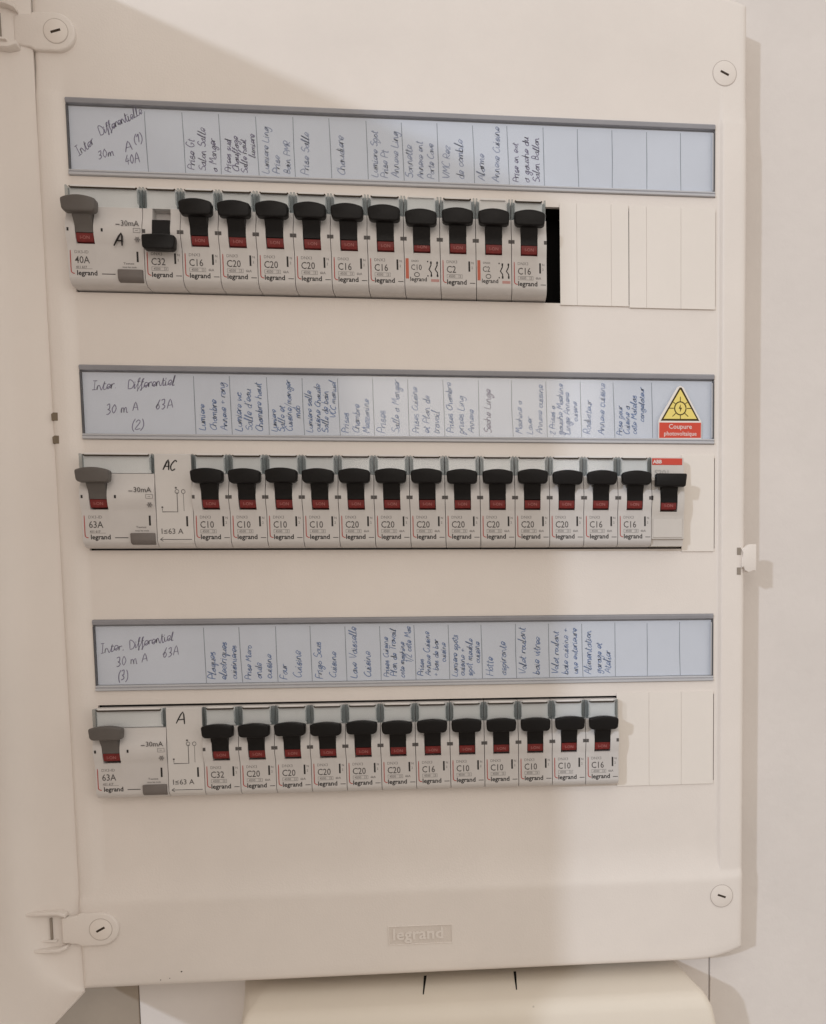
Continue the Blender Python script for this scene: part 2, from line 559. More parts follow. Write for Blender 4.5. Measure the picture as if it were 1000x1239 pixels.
# screws on the right border, hinges on the left
def screw(x, z, y, r, ang, bright=False):
    bm = bmesh.new()
    prism_y(bm, disc_outline(x, z, r), y - 0.3, y + 2)
    o = ppart('screw', mesh_of(bm, 'screw', 0.25, 2, True), 'plug')
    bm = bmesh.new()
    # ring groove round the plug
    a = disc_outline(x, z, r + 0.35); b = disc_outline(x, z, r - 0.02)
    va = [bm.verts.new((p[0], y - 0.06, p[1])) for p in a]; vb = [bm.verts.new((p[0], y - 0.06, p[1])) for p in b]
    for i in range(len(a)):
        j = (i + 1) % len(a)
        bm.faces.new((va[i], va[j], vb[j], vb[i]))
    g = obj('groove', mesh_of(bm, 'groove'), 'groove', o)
    bm = bmesh.new()
    c, s = math.cos(ang), math.sin(ang)
    q = [(-2.3, -0.55), (2.3, -0.55), (2.3, 0.55), (-2.3, 0.55)]
    prism_y(bm, [(x + c * u - s * v, z + s * u + c * v) for u, v in q], y - 0.36, y - 0.1)
    obj('slot', mesh_of(bm, 'slot'), 'slot', o)
screw(320.0, 91.6, cover_y(320.0, 91.6), 6.0, math.radians(-24))
screw(319.6, -334.8, cover_y(319.6, -334.8) - 0.15, 6.0, math.radians(-20))

def hinge(z, ang, s):
    RIM = cover_y(-6, z)
    bm = bmesh.new()
    cx = -3.0
    o_ = [(-22.0, z - 6.6), (-14.5, z - 7.4), (-13.0, z - 8.6)]
    n = 14
    for i in range(n + 1):
        a = -math.pi / 2 + math.pi * i / n
        o_.append((cx + 8.6 * math.cos(a), z + 8.6 * math.sin(a)))
    o_ += [(-13.0, z + 8.6), (-14.5, z + 7.4), (-22.0, z + 6.6)]
    prism_y(bm, o_, RIM - 2.2, RIM + 3)
    ppart('hinge', mesh_of(bm, 'hinge', 0.9, 3, True), 'cover')
    screw(cx, z, RIM - 2.2, 5.4, ang)
hinge(-338.6, math.radians(28), 1)
hinge(94.8, math.radians(18), -1)

# two square holes near the hinge edge, and the catch opposite
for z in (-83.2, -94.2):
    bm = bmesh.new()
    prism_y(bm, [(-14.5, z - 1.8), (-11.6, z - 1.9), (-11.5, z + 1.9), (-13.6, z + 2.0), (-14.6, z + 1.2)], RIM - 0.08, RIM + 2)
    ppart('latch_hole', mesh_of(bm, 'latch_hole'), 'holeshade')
bm = bmesh.new()
z0, z1 = -159.8, -146.2
prism_y(bm, [(329.6, z0 + 1.6), (330.6, z0 + 2.6), (331.5, z0 + 0.6), (333.4, z0 - 0.6), (336.0, z0 + 0.4), (337.4, z0 + 0.2), (337.4, z1 + 0.6),
             (333.2, z1 + 0.6), (331.2, z1 - 0.8), (329.4, z1 - 2.0), (330.4, z1 - 4.2), (329.6, z1 - 7)], RIM - 1.5, RIM + 3.0)
latch = ppart('catch', mesh_of(bm, 'catch', 0.5, 2, True), 'cover')
for z in (-149.2, -159.6):
    ppart('catch_slot', flat_box(327.3, 329.4, z - 1.9, z + 1.9, RIM - 0.25, RIM + 2), 'groove2')

# moulded emblem: raised lettering on a plate darkened to paint a sunk panel's shade
ex0, ex1, ez0, ez1 = 141.0, 173.6, -354.0, -344.6
bm = bmesh.new()
t = 0.5
box(bm, ex0 - t, ex1 + t, -0.42, 1, ez1, ez1 + t)
box(bm, ex0 - t, ex1 + t, -0.42, 1, ez0 - t, ez0)
box(bm, ex0 - t, ex0, -0.42, 1, ez0, ez1)
box(bm, ex1, ex1 + t, -0.42, 1, ez0, ez1)
def lay(b, y=0.0):
    for v in b.verts:
        v.co.y += cover_y(v.co.x, v.co.z) + y
lay(bm)
emb = ppart('emblem', mesh_of(bm, 'emblem', 0.15, 2), 'cover')
bm = bmesh.new()
add_text(bm, 'legrand', 8.6, ex0 + 1.6, ez0 + 2.5, 0, bold=0.16, sx=1.06)
gm = bmesh.ops.extrude_face_region(bm, geom=bm.faces[:])
for v in gm['geom']:
    if isinstance(v, bmesh.types.BMVert):
        v.co.y -= 0.6
lay(bm, 0.05)
obj('lettering', mesh_of(bm, 'lettering'), 'cover', emb)
bm = bmesh.new()
box(bm, ex0, ex1, -0.05, 0.5, ez0, ez1)
lay(bm)
obj('recess_shade_field', mesh_of(bm, 'recess_shade_field'), 'recess_shade', emb)

# ------------------------------------------------------------------ door
DW = 352.0
door_ang = math.radians(2.2)    # leans 2 degrees inwards from square
DZ0, DZ1 = -373.0, 127.0
# the open door is a shallow tray: rim at v = 0, inner face at v = 30 (v runs away from the panel to the left)
PROF = [(0, 0.0), (0.9, 0.0), (1.5, 3), (2.3, 9), (3.2, 15), (4.8, 20), (7.5, 24.4), (11, 27.2), (15, 28.9), (20, 29.7), (27, 30.0)]
def tray_v(u, z):
    e = min(u, DW - u)
    f = 1.0
    for (e0, v0), (e1, v1) in zip(PROF, PROF[1:]):
        if e <= e1:
            f = (v0 + (v1 - v0) * max(0, e - e0) / (e1 - e0)) / 30.0
            break
    q = 1 - min(max(min(z - DZ0, DZ1 - z) - 0.9, 0) / 46.0, 1)
    return 30.0 * f * math.sqrt(max(0.0, 1 - q * q))
def door_xf(b):
    for v in b.verts:
        u, w, z = v.co
        v.co = (u * math.sin(door_ang) - w * math.cos(door_ang) + CL + 0.3, -u * math.cos(door_ang) - w * math.sin(door_ang) + 0.6, z)
us = [p[0] for p in PROF] + lin(40, DW - 40, 10) + [DW - p[0] for p in reversed(PROF)]
ze = [0, 0.9, 1.1, 1.6, 2.4, 3.6, 5.5, 8, 11, 15, 20, 26, 33, 40]
zz = [DZ0 + e for e in ze] + lin(DZ0 + 48, DZ1 - 48, 12) + [DZ1 - e for e in reversed(ze)]
bm = bmesh.new()
gv = [[bm.verts.new((u, tray_v(u, z), z)) for z in zz] for u in us]
for i in range(len(us) - 1):
    for j in range(len(zz) - 1):
        bm.faces.new((gv[i][j], gv[i + 1][j], gv[i + 1][j + 1], gv[i][j + 1]))
# outer skin, 2 mm behind, closed along the rim
ov = [[bm.verts.new((u, tray_v(u, z) + (2.0 if 1.0 < min(u, DW - u, z - DZ0, DZ1 - z) else 0.9), z)) for z in zz] for u in us]
for i in range(len(us) - 1):
    for j in range(len(zz) - 1):
        bm.faces.new((ov[i][j], ov[i][j + 1], ov[i + 1][j + 1], ov[i + 1][j]))
n1, n2 = len(us) - 1, len(zz) - 1
for i in range(n1):
    bm.faces.new((gv[i][0], ov[i][0], ov[i + 1][0], gv[i + 1][0]))
    bm.faces.new((gv[i][n2], gv[i + 1][n2], ov[i + 1][n2], ov[i][n2]))
for j in range(n2):
    bm.faces.new((gv[0][j], gv[0][j + 1], ov[0][j + 1], ov[0][j]))
    bm.faces.new((gv[n1][j], ov[n1][j], ov[n1][j + 1], gv[n1][j + 1]))
door_xf(bm)
door = ppart('door', mesh_of(bm, 'door', smooth=True), 'door')
def door_piece(name, outl, u0, u1, bev=0.5, material='door'):
    """outline in (v, z) on the hinge-side wall, standing from u0 to u1 towards the viewer"""
    b_ = bmesh.new()
    a_ = [b_.verts.new((u1, v, z)) for v, z in outl]
    c_ = [b_.verts.new((u0, v, z)) for v, z in outl]
    b_.faces.new(a_); b_.faces.new(list(reversed(c_)))
    for i in range(len(outl)):
        j = (i + 1) % len(outl)
        b_.faces.new((a_[j], a_[i], c_[i], c_[j]))
    bmesh.ops.recalc_face_normals(b_, faces=b_.faces[:])
    bmesh.ops.bevel(b_, geom=b_.edges[:], offset=bev, segments=2, affect='EDGES', profile=0.5)
    door_xf(b_)
    return obj(name, mesh_of(b_, name, smooth=True), material, door)
for z in (-338.6, 94.8):
    for s in (-1, 1):
        zc = z + s * 9.6
        door_piece('hinge_arm', [(5.0, zc - 0.9 - s * 1.6), (9, zc - 0.9), (28, zc - 0.9), (28, zc + 0.9), (9, zc + 0.9), (5.0, zc + 0.9 - s * 1.6)], 0.5, 7.0, 0.4)
    door_piece('hinge_pin', [(12.6, z - 4.6), (13.6, z - 4.6), (13.6, z + 6.5), (12.6, z + 6.5)], 0.5, 4.2, 0.2, 'groove2')
    door_piece('hinge_plate', [(10.5, z - 5.8), (21, z - 5.8), (21, z - 4.8), (10.5, z - 4.8)], 0.5, 4.6, 0.25)

# ------------------------------------------------------------------ label holders
rnd = random.Random(11)
CELLS = [
 {3: (["Prise Gt", "Salon Salle", "a Manger"], 'inkdark'), 4: (["Prises sud", "Chauffage", "Salle haut", "lumiere"], 'inkdark'), 5: (["Lumiere Ling", "Prise", "Bain PMR"], 'inkpale'),
  6: (["Prise Salle"], 'inkpale'), 7: (["Chaudiere"], 'inkpale'), 8: (["Lumiere Spot", "Prise Pt", "Annexe Ling"], 'inkpale'), 9: (["Sonnette", "Annexe ent", "Porte Cave"], 'inkpale'),
  10: (["VMC Rez", "de comble"], 'inkpale'), 11: (["Alarme", "Annexe Cuisine"], 'inkpale'), 12: (["Prise en ext", "a gauche du", "Salon Ballon"], 'inkdark')},
 {3: (["Lumiere", "Chambre", "Annexe + rang"], 'ink'), 4: (["Lumiere wc", "Salle d'eau", "Chambre haut"], 'ink'), 5: (["Lumiere", "Salle et", "Cuisine/manger", "mob"], 'ink'),
  6: (["Lumiere salle", "cuisine Chaude", "Salle de bain", "VCC manuel"], 'ink'), 7: (["Prises", "Chambre", "Mezzanine"], 'ink'), 8: (["Prises", "Salle a Manger"], 'ink'),
  9: (["Prises Cuisine", "et Plan de", "travail"], 'ink'), 10: (["Prises Chambre", "prises Ling", "Annexe"], 'ink'), 11: (["Seche Linge"], 'inkdark'),
  12: (["Machine a", "Laver", "Annexe cuisine"], 'ink'), 13: (["2 Prises a", "gauche Machine", "Linge Annexe", "cuisine"], 'ink'), 14: (["Radiateur", "Annexe cuisine"], 'ink'),
  15: (["Prise pour", "Cuisine a", "cote Matelas", "congelateur"], 'ink')},
 {3: (["Plaques", "electriques", "cuisinieres"], 'ink'), 4: (["Prise Micro", "onde", "cuisine"], 'ink'), 5: (["Four", "Cuisine"], 'ink'), 6: (["Frigo Sous", "Cuisine"], 'ink'),
  7: (["Lave Vaisselle", "Cuisine"], 'ink'), 8: (["Prises Cuisine", "Plan de Travail", "cote machine", "1/2 cote Mac"], 'ink'), 9: (["Prises", "Annexe Cuisine", "+ bas de bar", "cuisine"], 'ink'),
  10: (["Lumiere spots", "cuisine +", "spot meuble", "cuisine"], 'ink'), 11: (["Hotte", "aspirante"], 'ink'), 12: (["Volet roulant", "baie vitree"], 'ink'),
  13: (["Volet roulant", "baie cuisine +", "une exterieure"], 'ink'), 14: (["Alimentation", "garage et", "Atelier"], 'ink')},
]
DIV = [[2, 3, 4, 5, 6, 7, 8, 9, 10, 11, 12, 13, 14, 15, 16, 17], [3, 4, 5, 6, 7, 8, 9, 10, 11, 12, 13, 14, 15, 16.15], [3, 4, 5, 6, 7, 8, 9, 10, 11, 12, 13, 14, 15, 16, 17]]
HEADS = [   # text, x, z above the row, degrees, size, length
 [("Inter", 3.2, 40.2, 37, 0.50, 11.5), ("Differentielle", 14, 50.0, 29, 0.46, 23), ("30m", 12.5, 39.0, 18, 0.46, 9.5), ("A", 25.2, 42.6, 20, 0.62, 5), ("(1)", 29.2, 46.8, 18, 0.46, 5), ("40A", 25, 36.8, 14, 0.56, 7)],
 [("Inter.", 4.0, 54.6, 5, 0.52, 14), ("Differentiel", 21.0, 55.4, 6, 0.52, 23), ("30 m A", 10.2, 43.0, 8, 0.55, 15.5), ("63A", 33.6, 45.4, 8, 0.55, 8.6), ("(2)", 21.6, 35.6, 5, 0.55, 6.5)],
 [("Inter.", 1.6, 49.4, 9, 0.52, 12.5), ("Differentiel", 15.8, 51.4, 12, 0.52, 22.5), ("30 m A", 9.0, 42.8, 9, 0.55, 15.5), ("63A", 31.6, 47.2, 8, 0.55, 8.2), ("(3)", 9.2, 35.8, 4, 0.55, 5.4)],
]
PY = 0.9      # paper plane, sunk behind the cover face
for r, rz in enumerate(ROWZ):
    zb, zt = rz + 30.6, rz + 66.4
    bm = bmesh.new()
    box(bm, SL + 0.05, SR - 0.05, 1.6, 2.1, zb + 0.05, zt - 0.05)
    hold = ppart('label_holder', mesh_of(bm, 'label_holder'), 'lip')
    hold['label'] = ['handwritten label strip above the top row', 'handwritten label strip above the middle row', 'handwritten label strip above the bottom row'][r]
    # smoked top rail, dark end edges, two-step clear lower lip
    bm = bmesh.new()
    prism_x(bm, [(1.5, zt - 0.1), (-0.7, zt - 0.1), (-1.3, zt - 0.8), (-1.0, zt - 2.6), (1.5, zt - 2.9)], SL + 0.2, SR - 0.2)
    obj('top_rail', mesh_of(bm, 'top_rail', 0.15, 1), 'rail', hold)
    for xa, xb in ((SL + 0.1, SL + 0.75), (SR - 0.9, SR - 0.15)):
        obj('end_edge', flat_box(xa, xb, zb + 1.4, zt - 3.3, -0.6, 1.5, 'end_edge', 0.1), 'edge', hold)
    bm = bmesh.new()
    prism_x(bm, [(1.5, zb + 3.0), (-1.0, zb + 2.7), (-1.2, zb + 2.0), (-0.6, zb + 1.75), (-0.6, zb + 1.45), (-1.5, zb + 1.2), (-1.5, zb + 0.2), (1.5, zb + 0.1)], SL + 0.2, SR - 0.2)
    obj('lower_lip', mesh_of(bm, 'lower_lip', 0.12, 1), 'lip', hold)
    bm = bmesh.new()
    box(bm, SL + 0.9, SR - 1.0, PY, PY + 0.4, zb + 3.1, zt - 3.4)
    obj('paper', mesh_of(bm, 'paper'), 'paper', hold)
    for k in DIV[r]:
        x = k * MOD + rnd.uniform(-0.5, 0.3)
        a, b = zb + 3.2, zt - 4.2 - rnd.uniform(0, 0.6)
        bm = bmesh.new()
        ribbon(bm, [(x + rnd.uniform(-0.1, 0.5), a), (x + rnd.uniform(-0.15, 0.15), (a + b) / 2), (x - rnd.uniform(0, 0.5), b)], 0.38, PY - 0.05)
        obj('divider', mesh_of(bm, 'divider'), 'line', hold)
    for k, (lines, ink) in CELLS[r].items():
        bm = bmesh.new()
        n = len(lines)
        sp = {1: 0, 2: 7.0, 3: 5.2, 4: 3.9}[n]
        x = k * MOD + {1: 6.3, 2: 5.2, 3: 4.6, 4: 4.1}[n]
        unit = {1: 0.43, 2: 0.43, 3: 0.40, 4: 0.355}[n]
        for ln in lines:
            st = rz + 35.0 + rnd.uniform(0, 0.8)
            if n == 4 and ln is lines[-1]:
                st += 7
            write(bm, ln, x, st, unit * rnd.uniform(0.95, 1.1), math.pi / 2 + rnd.uniform(-0.03, 0.03), 0.40 if ink != 'inkpale' else 0.44, PY - 0.05, rnd,
                  maxlen=rz + 61.5 - st)
            x += sp
        obj('handwriting', mesh_of(bm, 'handwriting'), ink, hold)
    for txt, x, z, deg, unit, ml in HEADS[r]:
        bm = bmesh.new()
        write(bm, txt, x, rz + z, unit, math.radians(deg), 0.42, PY - 0.05, rnd, ml)
        obj('handwriting', mesh_of(bm, 'handwriting'), 'inkdark', hold)
    bm = bmesh.new()
    box(bm, SL + 0.9, SR - 1.0, -0.55, 0.15, zb + 2.9, zt - 3.4)
    obj('clear_cover', mesh_of(bm, 'clear_cover'), 'clear', hold)
    o = obj('end_glint', flat_box(SR - 1.7, SR - 1.1, zb + 3.2, zt - 4.5, -0.9, -0.56, 'end_glint', 0.12), 'lip', hold)  # pale strip painted in as a highlight at the cover's right end
    o.name = 'painted_glint'

# ------------------------------------------------------------------ module building blocks
D = 9.5     # how far the module faces stand out from the cover field
def barrel(z0, z1, y_base, bulge, n=8):
    return [(y_base - bulge * math.sin(math.pi * i / n), z1 + (z0 - z1) * i / n) for i in range(n + 1)]

def module_body(width, hu, back=15.0, cut=True, low=-4.6):
    """hu: left edge of the lever slot; None for a module without lever"""
    bm = bmesh.new()
    full_low = [(-D, -5.6), (-D, -19.4), (-D + 0.5, -20.6), (-D + 2.0, -22.0), (-D + 3.6, -22.6), (back, -22.6)]
    sh = barrel(-5.6, 8.5, -D, 1.9)
    prof = [(back, 22.4), (-D + 3.6, 22.4), (-D + 3.4, 13.0), (-D + 0.2, 12.7)] + sh + full_low[1:]
    prof_mid = [(back, 22.4), (-D + 3.6, 22.4), (-D + 3.4, 13.0), (-D + 6, 12.6), (-D + 6, low), (-D - 0.6, low), (-D, low - 1.0)] + full_low[1:]
    x0, x1 = 0.16, width - 0.16
    if hu is None:
        prism_x(bm, prof, x0, x1)
    else:
        prism_x(bm, prof, x0, hu)
        prism_x(bm, prof_mid, hu, hu + 8.4)
        prism_x(bm, prof, hu + 8.4, x1)
    return mesh_of(bm, 'body', smooth=True)

def toggle_mesh(up=True, square=False, w=15.1):
    """lever centred on x = 0"""
    bm = bmesh.new()
    s = 1 if up else -1
    # stem, a curved tongue inside the slot
    if up:
        st = [(-D + 4, 11), (-D - 5.0, 10.8), (-D - 4.0, 7.0), (-D - 1.9, 4.0), (-D - 1.4, 1.0), (-D - 1.3, 0.4), (-D + 4, 0.4)]
    else:
        st = [(-D + 4, -4.3), (-D - 3.6, -4.6), (-D - 3.0, -1.5), (-D - 1.9, 2.0), (-D - 1.4, 7.0), (-D + 4, 7.2)]
    prism_x(bm, st, -4.1, 4.1)
    zc = 11.0 if up else -5.2
    h = w / 2
    if square:
        o_ = [(-h, zc - 3.2), (h - 0.5, zc - 3.2), (h + 0.2, zc + 3.3), (-h, zc + 3.3)]
    else:
        o_ = []
        for i in range(11):
            x = -h + 2 * h * i / 10
            o_.append((x, zc + 3.6 - 1.15 * (x / h) ** 2 * (1 if up else 0.2)))
        o_ += [(h + 0.05, zc + 1.0), (h - 0.2, zc - 2.3), (h - 1.4, zc - 3.3), (-h + 1.4, zc - 3.3), (-h + 0.2, zc - 2.3), (-h - 0.05, zc + 1.0)]
    bmh = bmesh.new()
    prism_y(bmh, o_, -D - 8.4, -D - 3.0)
    # the outer side leans: the top edge reaches further out, ends fall away
    for v in bmh.verts:
        if v.co.y < -D - 6:
            v.co.y += 0.9 * (v.co.x / h) ** 2 + (0.35 * (zc - v.co.z) / 3.3 if up else -0.35 * (zc - v.co.z) / 3.3)
    bmesh.ops.recalc_face_normals(bmh, faces=bmh.faces[:])
    es = [e for e in bmh.edges if len(e.link_faces) == 2 and e.calc_face_angle(0) > 0.5]
    bmesh.ops.bevel(bmh, geom=es, offset=0.9, segments=3, affect='EDGES', profile=0.5, clamp_overlap=True)
    tmp = bpy.data.meshes.new('tmp')
    bmh.to_mesh(tmp); bmh.free()
    bm.from_mesh(tmp)
    bpy.data.meshes.remove(tmp)
    return mesh_of(bm, 'toggle', smooth=True)

def indicator_mesh():
    bm = bmesh.new()
    prism_x(bm, [(-D + 4, 0.3), (-D - 1.0, 0.3), (-D - 0.7, -2.0), (-D - 0.1, -3.6), (-D + 4, -3.8)], -3.95, 3.95)
    return mesh_of(bm, 'indicator', 0.15, 1)

def ion_mesh():
    bm = bmesh.new()
    add_text(bm, 'I-ON', 2.1, 0, -2.45, -D - 0.92, bold=0.03, align='CENTER')
    for v in bm.verts:
        v.co.y += (-v.co.z - 1.0) * 0.10 - 0.05
    return mesh_of(bm, 'indicator_print')

def window_mesh(width, slot=True):
    bm = bmesh.new()
    box(bm, 1.9, width - 1.9, -D - 0.1, -D + 0.55, 13.2, 21.6)
    return mesh_of(bm, 'window_cover', 0.15, 1)
def rib_mesh(x, sgn):
    """clear side wall of the label window; sgn = +1 at the left edge, -1 at the right"""
    bm = bmesh.new()
    o_ = [(0, 13.1), (0.95, 13.1), (0.95, 14.0), (1.75, 14.6), (1.75, 20.2), (0.95, 20.8), (0.95, 22.3), (0, 22.3)]
    o_ = [(x + sgn * a, b) for a, b in o_]
    prism_y(bm, o_ if sgn > 0 else list(reversed(o_)), -D - 0.3, -D + 3.2)
    return mesh_of(bm, 'window_side', 0.15, 1)
def card_mesh(width):
    bm = bmesh.new()
    box(bm, 1.8, width - 1.8, -D + 1.2, -D + 3.2, 13.1, 22.2)
    return mesh_of(bm, 'card')
def slotline_mesh(width):
    bm = bmesh.new()
    prism_y(bm, [(2.6, 21.05), (width - 2.6, 21.05), (width - 1.9, 21.75), (width - 2.3, 22.0), (width - 2.9, 21.6), (2.9, 21.6), (2.3, 22.0), (1.9, 21.75)], -D - 0.2, -D + 0.4)
    return mesh_of(bm, 'window_slot')
def lid_mesh(width):
    bm = bmesh.new()
    box(bm, 2.6, width - 2.6, -D + 0.2, -D + 1.5, 21.75, 22.6)
    return mesh_of(bm, 'window_lid', 0.1, 1)

LY = -D - 0.06
def bracket_mesh():
    bm = bmesh.new()
    ribbon(bm, smooth_line([(1.3, -7.4), (1.3, -12), (1.3, -16.4), (1.5, -17.5), (2.3, -18.0), (2.9, -18.05)], 3), 0.42, LY)
    return mesh_of(bm, 'red_bracket')
def brand_mesh(x0, width):
    bm = bmesh.new()
    add_text(bm, 'legrand', 3.25, x0 - 0.1, -18.8, LY, bold=0.07, sx=1.02)
    box(bm, x0 + 11.2, width - 0.6, LY, LY + 0.05, -18.25, -17.95)
    return mesh_of(bm, 'brand_lettering')
def rating_mesh(t, size=4.65):
    bm = bmesh.new()
    add_text(bm, t, size, 2.9, -13.3, LY, bold=0.03, sx=0.85)
    return mesh_of(bm, 'rating_lettering')
def small_mesh(ka):
    bm = bmesh.new()
    add_text(bm, 'DNX3', 2.0, 2.9, -8.8, LY, sx=1.0)
    x0, x1, z0, z1 = 3.1, 10.7, -15.9, -14.1
    for a, b, c, d in ((x0, x1, z1 - 0.14, z1), (x0, x1, z0, z0 + 0.14), (x0, x0 + 0.14, z0 + 0.15, z1 - 0.15), (x1 - 0.14, x1, z0 + 0.15, z1 - 0.15), (8.9, 9.05, z0 + 0.15, z1 - 0.15)):
        box(bm, a, b, LY, LY + 0.04, c, d)
    add_text(bm, '4500', 1.6, 4.0, -15.55, LY, bold=0.02)
    add_text(bm, '3', 1.6, 9.3, -15.55, LY, bold=0.02)
    if ka:
        add_text(bm, '6kA', 1.6, 11.9, -15.5, LY, bold=0.03)
    for q, t in enumerate(('N', '2')):
        add_text(bm, t, 1.6, 15.1, -9.0 - 2.3 * q, LY, bold=0.02)
    return mesh_of(bm, 'small_print')
def bar_mesh(x):
    bm = bmesh.new()
    box(bm, x, x + 0.85, LY, LY + 0.05, -12.6, -7.7)
    return mesh_of(bm, 'contact_bar')
def mark_mesh(width):
    bm = bmesh.new()
    for a, b in ((0.2, 1.5), (width - 1.5, width - 0.2)):
        yy = -D - 1.9 - 0.08
        box(bm, a, b, yy, yy + 0.3, 0.6, 2.3)
    return mesh_of(bm, 'status_mark')

ORD = ['first', 'second', 'third', 'fourth', 'fifth', 'sixth', 'seventh', 'eighth', 'ninth', 'tenth', 'eleventh', 'twelfth', 'thirteenth']
GROUP = ['circuit breakers in the top row', 'circuit breakers in the middle row', 'circuit breakers in the bottom row']

def add(parent, name, key, fn, material, loc=(0, 0, 0)):
    return obj(name, cached(key, fn), material, parent, loc)

def breaker(k, r, rating, label, ka=False, up=True, kind='std'):
    t = thing('circuit_breaker', label, 'circuit breaker', (k * MOD, 0, ROWZ[r]), GROUP[r])
    hu = 4.5
    add(t, 'body', ('body', MOD), lambda: module_body(MOD, hu), 'body')
    dz = -1.5 if kind == 'aux' else 0
    jx, jz = rnd.uniform(-0.12, 0.12), rnd.uniform(-0.25, 0.25)
    tg = add(t, 'toggle', ('tog', up, False), lambda: toggle_mesh(up), 'toggle', (MOD / 2 + jx, 0, dz + jz))
    if up:
        ind = add(tg, 'indicator', 'ind', indicator_mesh, 'red', (0, 0, -dz - jz))
        add(tg, 'indicator_print', 'ion', ion_mesh, 'pink' if kind != 'aux' else 'white', (0, 0, -dz - jz))
    add(t, 'card', ('card', MOD, kind), lambda: card_mesh(MOD), 'cardwhite' if kind == 'aux_white' else 'card')
    add(t, 'window_cover', ('win', MOD), lambda: window_mesh(MOD), 'clear')
    add(t, 'window_side', 'ribl', lambda: rib_mesh(0.25, 1), 'clearrib')
    add(t, 'window_side', ('ribr', MOD), lambda: rib_mesh(MOD - 0.25, -1), 'clearrib')
    if kind == 'std':
        add(t, 'window_slot', ('ws', MOD), lambda: slotline_mesh(MOD), 'slot')
    add(t, 'window_lid', ('wl', MOD), lambda: lid_mesh(MOD), 'cardwhite')
    if kind == 'std':
        add(t, 'red_bracket', 'brk', bracket_mesh, 'redline')
        add(t, 'rating_lettering', ('rat', rating), lambda: rating_mesh(rating), 'grey')
        add(t, 'small_print', ('sm', ka), lambda: small_mesh(ka), 'palegrey')
        add(t, 'brand_lettering', ('br', MOD), lambda: brand_mesh(3.1, MOD), 'black')
        add(t, 'contact_bar', ('bar', MOD), lambda: bar_mesh(13.7), 'black')
    else:
        add(t, 'orange_stripe', 'ostr', lambda: flat_box(0.6, 2.1, -16.6, -7.0, LY, LY + 0.05, 'orange_stripe'), 'orange')
        add(t, 'rating_lettering', ('ratx', rating), lambda: aux_rating(rating), 'grey')
        add(t, 'brand_lettering', 'brx', lambda: aux_brand(), 'black')
        add(t, 'wiring_symbol', 'wsx', lambda: aux_symbol(), 'black')
        add(t, 'red_print', 'rpx', lambda: flat_box(12.8, 16.8, -17.9, -16.6, LY, LY + 0.05, 'red_print'), 'pinkprint')
    add(t, 'status_mark', ('mk', MOD), lambda: mark_mesh(MOD), 'grey')
    return t

def aux_rating(s):
    bm = bmesh.new()
    add_text(bm, s, 3.7, 3.1, -12.4, LY, bold=0.02, sx=0.85)
    add_text(bm, 'DNX3', 1.3, 3.4, -8.6, LY)
    ribbon(bm, smooth_line([(6 + 1.2 * math.cos(a * 0.7), -14.6 + 1.0 * math.sin(a * 0.7)) for a in range(10)], 2), 0.35, LY)
    return mesh_of(bm, 'rating_lettering')
def aux_brand():
    bm = bmesh.new()
    add_text(bm, 'legrand', 2.8, 2.6, -17.7, LY, bold=0.04)
    return mesh_of(bm, 'brand_lettering')
def aux_symbol():
    bm = bmesh.new()
    for x in (11.9, 14.9):
        ribbon(bm, [(x + 1.0, -8.2), (x + 1.0, -10), (x, -12), (x + 1.1, -13.5), (x + 1.1, -15.6)], 0.55, LY)
        box(bm, x + 0.6, x + 1.4, LY, LY + 0.05, -9.3, -8.3)
        box(bm, x + 0.7, x + 1.5, LY - 0.02, LY + 0.05, -15.4, -14.4)
    box(bm, 11.0, 11.6, LY, LY + 0.05, -8.6, -8.0)
    box(bm, 11.0, 11.6, LY, LY + 0.05, -15.4, -14.8)
    return mesh_of(bm, 'wiring_symbol')

